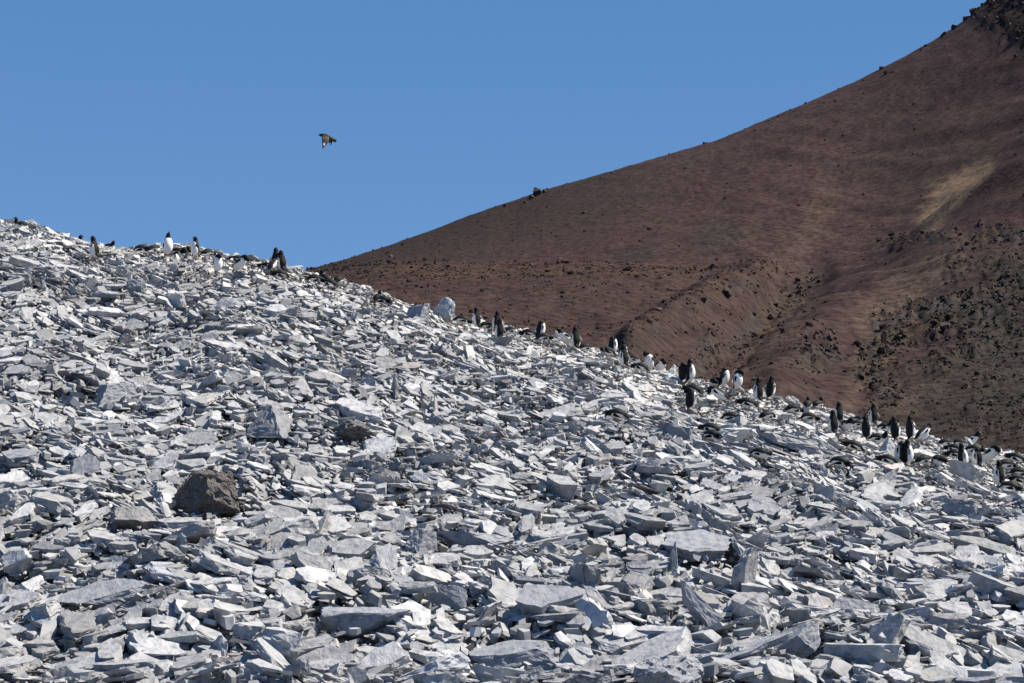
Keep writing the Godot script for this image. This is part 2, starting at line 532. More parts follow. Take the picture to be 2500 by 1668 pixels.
	feature_stone("tilted_block", "thick grey slab pointing up to the right near the bottom right", 1940, 1600, 150, 56, "slab", 0.2, Vector2(0.6, 0.3), g, 163, 0.5)
	feature_stone("blue_block", "large bluish grey block with a square left end at the right edge", 2345, 1262, 84, 42, "block", 0.1, Vector2(-0.05, 0), Color(0.23, 0.245, 0.28), 167, 0.7)
	feature_stone("seat_stone", "rough grey stone carrying the penguin in front of the crest pair", 1217, 848, 56, 26, "block", 0.5, Vector2(0, 0), g, 173, 0.7)
	feature_stone("grey_stump", "stubby upright grey stone at the left below the crest", 330, 720, 44, 40, "block", 0.4, Vector2(0.1, 0), g, 179, 0.8)
	feature_stone("blue_wedge", "blue-grey pointed stone in front of the preening pair on the crest", 1636, 938, 62, 34, "wedge", 0.8, Vector2(0.1, 0), pale, 181, 0.8)

# ------------------------------------------------------------------ penguins
func spine(points: Array, steps: int) -> Array:      # Catmull-Rom through [x, y, z, side radius, front radius]
	var out := []
	for i in points.size() - 1:
		var p0: Array = points[maxi(i - 1, 0)]
		var p1: Array = points[i]
		var p2: Array = points[i + 1]
		var p3: Array = points[mini(i + 2, points.size() - 1)]
		for k in steps:
			var t := float(k) / steps
			var v := []
			for c in 5: v.append(cubic_interpolate(p1[c], p2[c], p0[c], p3[c], t))
			v.append(i + t)
			out.append(v)
	var l: Array = points[points.size() - 1].duplicate()
	l.append(points.size() - 1.0)
	out.append(l)
	return out

const BLACK := Color(0.009, 0.009, 0.010)
const BACK := Color(0.016, 0.016, 0.018)
const WHITE := Color(0.72, 0.71, 0.68)
const PINK := Color(0.40, 0.24, 0.19)

func loft(st: SurfaceTool, rings: Array, seg: int, colour: Callable, wide := Vector3.RIGHT) -> void:
	var pts := []
	var cols := []
	for i in rings.size():
		var a: Array = rings[maxi(i - 1, 0)]
		var b: Array = rings[mini(i + 1, rings.size() - 1)]
		var tan := (Vector3(b[0], b[1], b[2]) - Vector3(a[0], a[1], a[2])).normalized()
		var side := (wide - tan * wide.dot(tan)).normalized()
		var front := side.cross(tan).normalized()
		var row := []
		var crow := []
		for j in seg:
			var th := TAU * j / seg
			row.append(Vector3(rings[i][0], rings[i][1], rings[i][2]) + side * cos(th) * rings[i][3] + front * sin(th) * rings[i][4])
			crow.append(colour.call(rings[i][5], sin(th), cos(th)))
		pts.append(row)
		cols.append(crow)
	for i in rings.size() - 1:
		for j in seg:
			var k := (j + 1) % seg
			for q in [[i, j], [i + 1, k], [i + 1, j], [i, j], [i, k], [i + 1, k]]:
				st.set_color(cols[q[0]][q[1]])
				st.add_vertex(pts[q[0]][q[1]])

# the twelve joints run tail tip, tail root, rump, low belly, belly, breast, shoulder, neck, nape, crown, face
func penguin_colour(s: float, front: float, _side: float) -> Color:
	if s < 1.2: return BLACK
	if s < 6.6:
		var edge := -0.5
		if s < 2.4: edge = lerpf(0.3, -0.5, (s - 1.2) / 1.2)
		if s > 5.2: edge = lerpf(-0.5, 0.75, (s - 5.2) / 1.4)
		return WHITE if front > edge else BACK
	return BLACK

func penguin_mesh(pts: Array, spread: float, fold: Vector3, feet: bool) -> ArrayMesh:
	pts = pts.duplicate(true)
	if feet:
		for k in range(1, 7):
			pts[k][3] *= 1.14
			pts[k][4] *= 1.12
		for k in range(7, 11):
			pts[k][3] *= 1.16
			pts[k][4] *= 1.16
	var st := SurfaceTool.new()
	st.begin(Mesh.PRIMITIVE_TRIANGLES)
	st.set_smooth_group(0)
	loft(st, spine(pts, 5), 28, penguin_colour if feet else func(t: float, f: float, sd: float) -> Color: return penguin_colour(t, f - 0.3, sd))
	# flippers, rooted in the shoulder
	var sh := Vector3(pts[6][0], pts[6][1], pts[6][2]).lerp(Vector3(pts[5][0], pts[5][1], pts[5][2]), 0.45)
	var rad: float = pts[5][3] * 0.86
	var down := (Vector3(pts[3][0], pts[3][1], pts[3][2]) - sh).normalized()
	for s: float in [-1.0, 1.0]:
		var root := sh + Vector3(s * rad * 0.8, 0, 0)
		var dir := (down + Vector3(s * spread, 0, 0) + fold).normalized()
		var flat := dir.cross(Vector3(s, 0, 0)).normalized() if absf(dir.x) < 0.95 else Vector3.FORWARD
		var rings := []
		for k in 9:
			var t := k / 8.0
			var w: float = [0.020, 0.030, 0.034, 0.034, 0.031, 0.027, 0.021, 0.013, 0.003][k]
			var c := root + dir * (0.235 * t) + Vector3(s * 0.022 * sin(t * PI), 0, 0)
			rings.append([c.x, c.y, c.z, w, 0.011 * (1.0 - 0.75 * t), t])
		var inner := -s
		loft(st, rings, 12, func(t: float, fr: float, _sd: float) -> Color:
			return Color(0.6, 0.6, 0.58) if fr * inner * signf(flat.cross(dir).x + 0.0001) > 0.35 and t > 0.1 else BLACK, flat)
	if feet:
		for s: float in [-1.0, 1.0]:
			var rings := []
			for k in 6:
				var t := k / 5.0
				rings.append([s * (0.05 + 0.012 * t), 0.016 - 0.008 * t, -0.03 + 0.13 * t, [0.012, 0.02, 0.026, 0.034, 0.036, 0.006][k], 0.012 * (1.0 - 0.6 * t), t])
			loft(st, rings, 10, func(_t: float, _f: float, _s: float) -> Color: return PINK)
	st.generate_normals()
	return st.commit()

func beak_mesh(a: Vector3, b: Vector3) -> ArrayMesh:
	var st := SurfaceTool.new()
	st.begin(Mesh.PRIMITIVE_TRIANGLES)
	st.set_smooth_group(0)
	var rings := []
	for k in 5:
		var t := k / 4.0
		var c := a.lerp(b, t) + Vector3(0, -0.006 * t * t, 0)
		rings.append([c.x, c.y, c.z, 0.015 * (1.0 - t * 0.85), 0.019 * (1.0 - t * 0.85), t])
	loft(st, rings, 10, func(_t: float, _f: float, _s: float) -> Color: return BLACK)
	st.generate_normals()
	return st.commit()

var POSES := {}

func make_poses() -> void:
	# x, y (up), z (forward), side radius, front radius
	var stand := [[0, .03, -.17, .008, .006], [0, .085, -.105, .042, .03], [0, .13, -.04, .092, .08], [0, .20, .0, .115, .11], [0, .30, .015, .12, .118], [0, .40, .015, .111, .10], [0, .475, .008, .09, .08], [0, .53, .005, .06, .06], [0, .575, .012, .056, .06], [0, .615, .028, .052, .054], [0, .625, .062, .03, .03]]
	var variants := {
		"stand": [stand, 0.62, Vector3(0, 0, -0.42), Vector3(0, .62, .125)],
		"spread": [stand, 1.35, Vector3(0, 0, -0.35), Vector3(0, .62, .125)],
	}
	var up := stand.duplicate(true)
	up[8] = [0, .58, .008, .05, .052]; up[9] = [0, .625, .018, .046, .046]; up[10] = [0, .66, .038, .028, .028]
	variants["gaze_up"] = [up, 0.2, Vector3.ZERO, Vector3(0, .725, .065)]
	var low := stand.duplicate(true)
	for k in range(6, 11): low[k] = [0, low[k][1] - 0.035 * (k - 5), low[k][2] - 0.004 * (k - 5), low[k][3] * 1.08, low[k][4] * 1.08]
	variants["hunch"] = [low, 0.5, Vector3(0, 0, -0.4), Vector3(0, .45, .125)]
	var preen := stand.duplicate(true)
	preen[6] = [0, .47, .03, .08, .078]; preen[7] = [0, .505, .08, .06, .06]; preen[8] = [0, .495, .125, .053, .056]; preen[9] = [0, .455, .15, .048, .048]; preen[10] = [0, .425, .152, .03, .03]
	variants["preen"] = [preen, 0.3, Vector3(0, 0, -0.1), Vector3(0, .365, .148)]
	var side := stand.duplicate(true)
	side[6] = [.015, .475, .015, .08, .078]; side[7] = [.06, .515, .02, .06, .06]; side[8] = [.11, .505, .02, .053, .055]; side[9] = [.14, .465, .01, .048, .048]; side[10] = [.142, .43, -.005, .03, .03]
	variants["preen_side"] = [side, 0.55, Vector3(0, 0, -0.1), Vector3(.13, .37, -.01)]
	var lean := [[0, .06, -.30, .008, .006], [0, .11, -.23, .042, .03], [0, .155, -.155, .092, .08], [0, .20, -.075, .113, .108], [0, .265, .01, .118, .114], [0, .335, .085, .102, .098], [0, .39, .14, .078, .075], [0, .435, .175, .058, .058], [0, .475, .20, .052, .054], [0, .50, .235, .047, .047], [0, .50, .27, .03, .03]]
	variants["lean"] = [lean, 0.45, Vector3(0, 0, -0.2), Vector3(0, .485, .33)]
	var stoop := lean.duplicate(true)
	stoop[7] = [0, .395, .20, .06, .06]; stoop[8] = [0, .36, .235, .053, .055]; stoop[9] = [0, .315, .255, .048, .048]; stoop[10] = [0, .285, .262, .03, .03]
	variants["stoop"] = [stoop, 0.7, Vector3(0, -0.2, -0.2), Vector3(0, .225, .262)]
	var prone := [[0, .045, -.31, .02, .006], [0, .075, -.24, .046, .03], [0, .11, -.16, .105, .085], [0, .128, -.075, .13, .112], [0, .135, .0, .135, .12], [0, .13, .075, .12, .108], [0, .128, .135, .092, .086], [0, .13, .18, .066, .066], [0, .128, .22, .056, .058], [0, .12, .258, .049, .05], [0, .108, .288, .03, .03]]
	variants["prone"] = [prone, 0.5, Vector3(0, -0.25, 0), Vector3(0, .088, .345)]
	var curl := prone.duplicate(true)
	curl[6] = [.02, .15, .13, .092, .086]; curl[7] = [.06, .17, .16, .066, .066]; curl[8] = [.11, .16, .165, .055, .057]; curl[9] = [.14, .135, .14, .048, .048]; curl[10] = [.145, .12, .105, .03, .03]
	variants["curl"] = [curl, 0.3, Vector3(0, -0.15, 0), Vector3(.14, .10, .05)]
	var alert := prone.duplicate(true)
	alert[5] = [0, .14, .075, .116, .108]; alert[6] = [0, .18, .12, .088, .086]; alert[7] = [0, .235, .14, .062, .062]; alert[8] = [0, .28, .15, .055, .057]; alert[9] = [0, .315, .17, .049, .049]; alert[10] = [0, .32, .205, .03, .03]
	variants["alert"] = [alert, 0.35, Vector3(0, -0.2, 0), Vector3(0, .312, .268)]
	for k in variants:
		var v: Array = variants[k]
		var a: Array = v[0][10]
		var b: Array = v[0][9]
		var face := Vector3(a[0], a[1], a[2])
		var crown := Vector3(b[0], b[1], b[2])
		POSES[k] = {"body": penguin_mesh(v[0], v[1], v[2], not k in ["prone", "curl", "alert"]), "beak": beak_mesh(face.lerp(v[3], -0.1), v[3]), "eye": crown.lerp(face, 0.45), "dir": (face - crown).normalized()}

var eye_ball := SphereMesh.new()

func penguin(px: float, py: float, pose: String, yaw: float, label: String, scale_ := 1.06, behind := 0.5) -> void:
	var p := on_hill(px, py, behind, 0.15 if px > 1010.0 or not pose in ["prone", "curl", "alert"] else 0.08)
	var o := Node3D.new()
	o.name = numbered("penguin")
	add_child(o)
	o.position = p
	o.basis = Basis(Vector3.UP, deg_to_rad(yaw)).scaled_local(Vector3.ONE * scale_)
	if pose in ["prone", "curl", "alert"]:
		var n := hill_normal(p.x, -p.z)
		var ax := Vector3.UP.cross(n)
		if ax.length() > 0.001: o.basis = Basis(ax.normalized(), ax.length() * 0.7) * o.basis
	else:
		o.basis = Basis(Vector3(0, 0, 1), rng.randf_range(-0.11, 0.11)) * o.basis
	var q: Dictionary = POSES[pose]
	part("body", q.body, M.plumage, o)
	part("beak", q.beak, M.beak, o)
	for s: float in [-1.0, 1.0]:
		var e := part("eye", eye_ball, M.eye, o)
		e.position = q.eye + Vector3(s * 0.041, 0.008, 0)
	tag(o, label, "penguin", "penguins of the colony on the crest")
	clear_spot(p.x, -p.z, 0.22, 3.2)
	keep_clear.append(p)

func build_penguins() -> void:
	rng.seed = 303
	make_poses()
	eye_ball.radius = 0.009
	eye_ball.height = 0.018
	eye_ball.radial_segments = 10
	eye_ball.rings = 6
	var list := [
		# left end of the crest
		[50, 560, "alert", -80, "penguin stretching its neck up on the crest beside the white block, leftmost of all"],
		[80, 562, "prone", 85, "flat lying penguin just right of the one stretching its neck at the left edge"],
		[150, 580, "alert", 80, "penguin of which only the head shows behind a tilted slab at far left"],
		[183, 585, "alert", 80, "dark penguin lying behind the slabs left above the lone standing penguin"],
		[232, 636, "spread", -105, "black-backed penguin standing apart below the crest at the left, flippers held out"],
		[266, 604, "alert", 60, "penguin with only its brownish head showing beside a pale rock on the crest"],
		[345, 618, "prone", 100, "penguin lying low left of the white-fronted penguin, farthest left of that row"],
		[375, 620, "curl", 120, "penguin lying curled close to the left of the white-fronted penguin"],
		[408, 626, "gaze_up", 40, "penguin facing the camera with white front and bill raised against the sky"],
		[434, 625, "prone", 70, "low dark penguin lying just right of the white-fronted penguin"],
		[461, 624, "curl", -60, "small dark lump of a penguin lying left of the left-facing upright one"],
		[477, 632, "stand", -75, "upright penguin facing left on the skyline, right of the white-fronted one"],
		[507, 628, "prone", 120, "grey-backed penguin lying right of the left-facing upright one"],
		[531, 668, "preen", 35, "white-bellied penguin bending its head down to preen, below the left skyline"],
		[578, 644, "prone", -70, "penguin stretched out dark on the crest right of the preening white-bellied one"],
		[588, 666, "stoop", 60, "grey and white penguin stooping among pinkish stones"],
		[676, 662, "stand", 165, "taller penguin of the close pair on the skyline before the mountain's foot"],
		[689, 666, "stand", 160, "front penguin of the close pair on the skyline, white edge on its right"],
		[667, 668, "stoop", 200, "grey-backed penguin stooping left in front of the skyline pair"],
		[648, 662, "prone", 240, "dark penguin lying left of the skyline pair"],
		[682, 680, "prone", -80, "black penguin lying stretched out below the skyline pair, tail to the right"],
		[768, 692, "prone", 90, "left penguin of the dark lying group right of the skyline pair"],
		[790, 690, "alert", 200, "penguin with its rounded head raised in the dark lying group"],
		[803, 702, "prone", -85, "black penguin lying in front in the dark group, in the stones"],
		[826, 694, "prone", 150, "right penguin of the dark lying group, against the red slope"],
		[921, 738, "alert", -160, "penguin with its round black head up, alone left of the tall pale boulder"],
		[935, 745, "prone", 90, "penguin lying with a white flank just below the lone round head"],
		[1002, 756, "curl", 60, "penguin lying nearly hidden left of the blocky stone by the pale boulder"],
		# middle
		[1128, 792, "prone", 95, "dark penguin lying low just right of the tall pale boulder"],
		[1164, 803, "spread", 170, "penguin standing with its back turned and flippers out, first right of the pale boulder"],
		[1188, 806, "prone", 100, "penguin lying behind the first standing one right of the pale boulder"],
		[1210, 812, "spread", -160, "rear penguin of two in line, flippers out, head turned left"],
		[1217, 832, "stand", 160, "front penguin of two in line, standing on a rough stone with a white right side"],
		[1248, 818, "curl", 100, "dark penguin lying just right of the two standing in line"],
		[1290, 824, "prone", -95, "black penguin lying left of a grey round-headed one"],
		[1317, 828, "hunch", 185, "grey-backed penguin with round head between lying penguins"],
		[1328, 834, "prone", 85, "penguin lying at the foot of the grey round-headed one"],
		[1381, 846, "lean", -60, "small penguin leaning left behind the tall black one, flipper out"],
		[1404, 856, "stand", 175, "tall all-black back of a penguin, second group of the crest"],
		[1429, 858, "curl", 120, "round-backed penguin lying right of the tall black one"],
		[1480, 868, "curl", -110, "black penguin lying low left of the double penguin in the middle"],
		[1496, 868, "hunch", 130, "penguin with pointed head sitting behind a white stone"],
		[1519, 884, "stand", 175, "rear of two penguins overlapping one above the other"],
		[1524, 899, "stand", 165, "front of two penguins overlapping one above the other"],
		[1545, 888, "curl", 80, "penguin with only head and bill showing right of the overlapping two"],
		[1562, 907, "prone", -85, "black penguin lying in front of the two preening ones"],
		[1588, 906, "preen", -50, "white-fronted penguin with bowed head, left of the two preening ones"],
		[1612, 914, "stoop", 20, "penguin bent far over showing white and black, right of the two preening ones"],
		[1686, 937, "stand", 110, "penguin facing right with a white throat line, standing tall on pale stones"],
		[1668, 934, "hunch", 200, "dark penguin half hidden left behind the one facing right"],
		[1690, 962, "prone", -95, "black penguin stretched flat above the one with its head tucked"],
		[1684, 1004, "preen_side", 180, "penguin seen from behind with its head tucked to the side, flippers away"],
		[1505, 1024, "prone", -75, "lying penguin with white belly showing, the lowest on the slope, by itself"],
		[1745, 945, "curl", -60, "penguin lying behind stones left of one with a white front"],
		[1766, 948, "hunch", 95, "penguin with white front half hidden by a grey stone"],
		[1802, 954, "preen", 65, "grey-fronted penguin bending over to preen at the crest edge"],
		[1757, 986, "stoop", -110, "penguin bowing to the left with a round black back"],
		[1783, 980, "curl", 110, "penguin lying close behind the bowing one"],
		[1822, 996, "prone", -85, "black penguin lying with head left and tail right below the pair"],
		[1850, 984, "stand", -140, "left penguin of the tall pair facing away on the right half of the crest"],
		[1879, 976, "stand", 150, "right and taller penguin of the pair facing away"],
		[1922, 984, "curl", 90, "dark penguin hardly showing right of the tall pair"],
		[1971, 998, "alert", 180, "penguin showing only a black round head above a white stone"],
		[1996, 998, "alert", 160, "second black head right of the one above the white stone"],
		[1937, 1010, "prone", 95, "black penguin lying arched below the two black heads"],
		[1976, 1030, "prone", 80, "penguin lying left of the big overlapping pair"],
		[1872, 1026, "prone", 100, "penguin lying on a nest of pebbles with a white flank"],
		[1785, 1030, "prone", 80, "penguin lying along the top of the thick white slab"],
		[1733, 1058, "prone", -100, "rear of two penguins lying side by side left of the thick white slab"],
		[1738, 1076, "prone", 75, "front of two penguins lying side by side left of the thick white slab"],
		[1856, 1120, "curl", 60, "small dark penguin lying low among slabs, well below the pebble nest"],
		# right end
		[2046, 1040, "spread", 200, "rear penguin of the big overlapping pair, stretching tall with flippers out"],
		[2034, 1064, "stand", 178, "front penguin of the big overlapping pair with a broad black back"],
		[2066, 1050, "alert", 20, "small white-breasted penguin crouching right of the overlapping pair"],
		[2094, 1046, "curl", 100, "front of two dark penguins lying left of a broad standing back"],
		[2098, 1036, "alert", 90, "penguin with raised head behind the lying dark one"],
		[2118, 1075, "stand", 170, "smooth-backed penguin standing alone with a white right edge"],
		[2131, 1040, "stand", -150, "penguin partly hidden behind the smooth-backed one"],
		[2161, 1054, "alert", 60, "white-breasted penguin sitting on a nest near the right end"],
		[2189, 1076, "stand", -160, "penguin with head turned left, left one of two standing near the dark rock field"],
		[2225, 1076, "stand", 170, "black-backed penguin, right one of two standing near the dark rock field"],
		[2254, 1080, "lean", 110, "grey-backed penguin leaning right beside the black-backed one"],
		[2142, 1082, "alert", 80, "dark penguin lying left of the pale pointed stone"],
		[2080, 1100, "prone", -80, "penguin lying arched with white side, left below the pale pointed stone"],
		[2050, 1142, "prone", 85, "penguin lying lowest on the right half, flat among slabs"],
		[2165, 1134, "prone", -85, "black penguin lying stretched left of the one looking right"],
		[2219, 1139, "stand", 105, "penguin looking right with bill level, in front of the sloping grey slab"],
		[2196, 1134, "hunch", 190, "brownish back of a penguin just behind the one looking right"],
		[2255, 1136, "curl", 100, "penguin lying curled just right of the one looking right"],
		[2289, 1138, "curl", 20, "grey downy penguin curled up like a dome"],
		[2310, 1092, "curl", 80, "farther of two low dark penguins behind the right end of the crest"],
		[2343, 1093, "curl", 110, "nearer of two low dark penguins behind the right end of the crest"],
		[2328, 1106, "prone", -95, "upper of two flat black penguins pointing left near the right edge"],
		[2330, 1120, "prone", -85, "lower of two flat black penguins pointing left near the right edge"],
		[2368, 1100, "lean", 70, "penguin leaning with black back beside a white stone near the right edge"],
		[2378, 1110, "prone", 60, "penguin lying right above the two standing near the right edge"],
		[2354, 1146, "stand", 110, "penguin looking right behind the pale block near the right edge"],
		[2386, 1146, "hunch", 165, "dark narrow back of a penguin beside the one looking right at the edge"],
		[2418, 1134, "stoop", 40, "white-bellied penguin bent double near the right edge"],
		[2478, 1130, "prone", -80, "penguin lying highest at the right edge"],
		[2440, 1190, "stand", 168, "big upright penguin seen from behind at the right edge, lowest of those standing"],
		[2455, 1146, "prone", 90, "penguin lying right of the bent white-bellied one"],
		[2488, 1166, "prone", 100, "upper of two penguins lying right of the big upright back"],
		[2478, 1182, "prone", -80, "lower of two penguins lying right of the big upright back"],
		[2466, 1202, "prone", 80, "penguin lying at the feet of the big upright back"],
	]
	for a in list:
		var s := 0.79
		var turn: float = a[3]
		if a[2] in ["prone", "curl", "alert"]: turn += rng.randf_range(-32.0, 32.0)
		elif absf(turn) > 155.0 and absf(turn) < 205.0: turn = 180.0 + signf(rng.randf() - 0.5) * rng.randf_range(22.0, 52.0)
		penguin(a[0], a[1], a[2], turn, a[4], s * rng.randf_range(0.94, 1.04), 0.4)

# ------------------------------------------------------------------ skua
func build_skua() -> void:
	var v := look(797, 336)
	var d := 55.0
	var o := Node3D.new()
	o.name = "flying_skua"
	add_child(o)
	o.position = Vector3(v.x * d, EYE + v.y * d, -d)
	tag(o, "brown skua flying left with wings swept down, alone in the blue sky", "bird")
	var brown := Color(0.022, 0.019, 0.017)
	var dusky := Color(0.045, 0.037, 0.03)
	var st := SurfaceTool.new()
	st.begin(Mesh.PRIMITIVE_TRIANGLES)
	st.set_smooth_group(0)
	# trunk from the tail to the head, flying towards -x, nose a little up
	var pts := [[.30, -.06, 0, .006, .05], [.22, -.04, 0, .018, .055], [.12, -.005, 0, .048, .055], [.02, .02, 0, .07, .075], [-.08, .04, 0, .068, .072], [-.14, .048, 0, .05, .05], [-.185, .048, 0, .042, .04], [-.215, .044, 0, .028, .027]]
	# side radius runs along z here
	loft(st, spine(pts, 5), 20, func(s: float, f: float, _sd: float) -> Color: return dusky if s > 1.0 and s < 5.0 and absf(f) < 0.4 else brown, Vector3(0, 0.2, 1).normalized())
	# wings: near one hangs down and forward, far one down and back
	for w in [[Vector3(-.07, .03, .05), Vector3(-.10, -.16, .20), Vector3(-.15, -.43, .30), .1], [Vector3(.03, .02, -.05), Vector3(.13, -.06, -.22), Vector3(.17, -.13, -.36), .07]]:
		var rings := []
		for k in 15:
			var t := k / 14.0
			var c: Vector3 = w[0].lerp(w[1], t).lerp(w[1].lerp(w[2], t), t)
			var width: float = w[3] * (1.0 - 0.05 * t) * maxf(1.0 - pow(t, 1.8), 0.03) * (1.0 + 0.3 * sin(t * PI))
			c.x += width * 0.35 + 0.03 * t
			rings.append([c.x, c.y, c.z, width, 0.018 * (1.0 - 0.8 * t), t])
		loft(st, rings, 14, func(t: float, _f: float, sd: float) -> Color:
			if t > 0.6 and t < 0.76 and sd > -0.6 and sd < 0.4: return Color(0.42, 0.40, 0.36)
			return brown if t > 0.3 else dusky, Vector3(1, -0.15, 0).normalized())
	st.generate_normals()
	part("body", st.commit(), M.plumage, o)
	var bk := part("beak", beak_mesh(Vector3.ZERO, Vector3(0, -0.006, 0.05)), M.beak, o)
	bk.position = Vector3(-.21, .043, 0)
	bk.rotation.y = -PI / 2
	o.rotation = Vector3(0, 0.25, -0.1)

# ------------------------------------------------------------------ mountain
var MD := PackedFloat32Array([78, 100, 140, 200, 260, 300, 360, 430, 520, 560, 640])
var mcols := []      # per column: [u at the skyline, heights at the stations]
var mu := PackedFloat32Array()
var rock_noise := FastNoiseLite.new()
var patch_noise := FastNoiseLite.new()
var streak_noise := FastNoiseLite.new()

func make_mountain_table() -> void:
	var cols := [
		[400, [1100, 1080, 960, 830, 760, 758, 756, 754, 750]],
		[600, [1090, 1060, 920, 795, 718, 716, 713, 709, 704]],
		[900, [1080, 1020, 860, 742, 656, 656, 647, 636, 625]],
		[1250, [1090, 1040, 885, 755, 655, 656, 612, 555, 498]],
		[1500, [1100, 1060, 905, 768, 658, 656, 592, 505, 420]],
		[1750, [1120, 1070, 930, 790, 676, 668, 580, 460, 346]],
		[1950, [1150, 1100, 965, 830, 715, 680, 572, 418, 264]],
		[2150, [1180, 1130, 990, 840, 700, 630, 560, 382, 178]],
		[2350, [1190, 1140, 985, 800, 610, 480, 478, 280, 66]],
		[2550, [1200, 1150, 985, 780, 555, 345, 352, 150, -95]],
		[2800, [1200, 1150, 985, 760, 500, 230, 240, -20, -300]],
	]
	for c in cols:
		var hs := PackedFloat32Array()
		var u := 0.0
		for k in 9:
			var v := look(c[0], c[1][k])
			hs.append(EYE + v.y * MD[k])
			if k == 5: u = v.x
		hs.append(hs[8] - 6.0)
		hs.append(hs[8] - 60.0)
		mu.append(u)
		mcols.append(hs)

func mountain_base(u: float, d: float) -> float:
	var n := mu.size()
	u = clampf(u, mu[0], mu[n - 1] - 0.0001)
	var i := 0
	while i < n - 2 and mu[i + 1] < u: i += 1
	var t := (u - mu[i]) / (mu[i + 1] - mu[i])
	var ys := []
	for k in [maxi(i - 1, 0), i, i + 1, mini(i + 2, n - 1)]: ys.append(table(MD, mcols[k], d))
	return cubic_interpolate(ys[1], ys[2], ys[0], ys[3], t)

func photo(u: float, y: float, d: float) -> Vector2:      # where the photograph shows a point: used to copy the outlines of stains from it
	var e := (y - EYE) / d
	var c := cos(deg_to_rad(PITCH))
	var s := sin(deg_to_rad(PITCH))
	var fwd := c + e * s
	return Vector2(1250.0 + F * u / fwd, 834.0 - F * (e * c - s) / fwd)

func near_line(p: Vector2, line: Array) -> float:
	var best := 1e9
	for k in line.size() - 1:
		best = minf(best, p.distance_to(Geometry2D.get_closest_point_to_segment(p, line[k], line[k + 1])))
	return best

var GULLY := [Vector2(1990, 670), Vector2(1900, 730), Vector2(1830, 800), Vector2(1760, 860), Vector2(1700, 905)]
var RIB := [Vector2(1850, 690), Vector2(1760, 715), Vector2(1640, 790), Vector2(1540, 850)]

var SPUR := [Vector2(2300, 600), Vector2(2120, 720), Vector2(1980, 830), Vector2(1900, 930)]
var OUTCROPS := [[2010, 875, 60, 32, 0.9], [2140, 890, 55, 60, 1.0], [2195, 800, 62, 40, 1.0], [2335, 765, 115, 48, 1.0], [2455, 735, 85, 50, 0.9], [2165, 970, 40, 60, 0.8], [2425, 830, 85, 42, 0.9], [2200, 595, 70, 16, 0.6], [2330, 585, 90, 22, 0.7], [2460, 570, 80, 30, 0.7], [1740, 842, 48, 28, 0.7], [2440, 1010, 80, 90, 0.5], [2290, 905, 40, 30, 0.8], [2340, 660, 40, 20, 0.6], [2450, 660, 60, 26, 0.7]]

func rockiness(p: Vector2) -> float:      # 0 loose cinders .. 1 bare rock
	var n := patch_noise.get_noise_2d(p.x * 0.6, p.y * 0.9)
	var n2 := patch_noise.get_noise_2d(p.x * 2.2 + 90, p.y * 3.0)
	# outcrops at right, each with a frayed edge
	var right := 0.0
	for o in OUTCROPS:
		var q := Vector2((p.x - o[0]) / o[2], (p.y - o[1]) / o[3]).length() + n2 * 0.9 + n * 0.5
		right = maxf(right, o[4] * (1.0 - smoothstep(0.6, 1.15, q)))
	var top := smoothstep(0.0, 40.0, (p.x - 2375.0) * 0.62 + (60.0 - p.y) + 40.0 * n2) if p.y < 180.0 else 0.0
	var gully := 1.0 - smoothstep(8.0, 34.0, near_line(p, GULLY) + n2 * 18.0)
	var rib := 0.4 * (1.0 - smoothstep(5.0, 30.0, near_line(p, RIB) + n2 * 25.0))
	return clampf(maxf(maxf(right, gully * 0.6), maxf(rib, top)), 0.0, 1.0)

func mountain(u: float, d: float) -> float:
	var x := u * d
	var y := mountain_base(u, d)
	var p := photo(u, y, d)
	var calm := 1.0 - 0.75 * smoothstep(430.0, 520.0, d)
	y += rock_noise.get_noise_2d(x, d) * lerpf(1.3, 0.5, smoothstep(300.0, 380.0, d)) * calm + rock_noise.get_noise_2d(x * 5.0, d * 5.0) * 0.25
	y += streak_noise.get_noise_2d(x + d * 0.55, d * 0.22) * 1.1 * smoothstep(1500.0, 1900.0, p.x) * calm
	y -= 2.0 * (1.0 - smoothstep(0.0, 70.0, near_line(p, GULLY)))
	y += 2.0 * (1.0 - smoothstep(0.0, 60.0, near_line(p, RIB)))
	y += 1.1 * (1.0 - smoothstep(0.0, 85.0, near_line(p, SPUR)))
	var rk := rockiness(p)
	if rk > 0.02:
		var k := absf(rock_noise.get_noise_2d(x * 3.0 + 50, d * 3.0))
		y += rk * minf(d / 250.0, 1.0) * (1.7 * k + 0.6 * absf(rock_noise.get_noise_2d(x * 9.0, d * 9.0 + 30)))
	return y

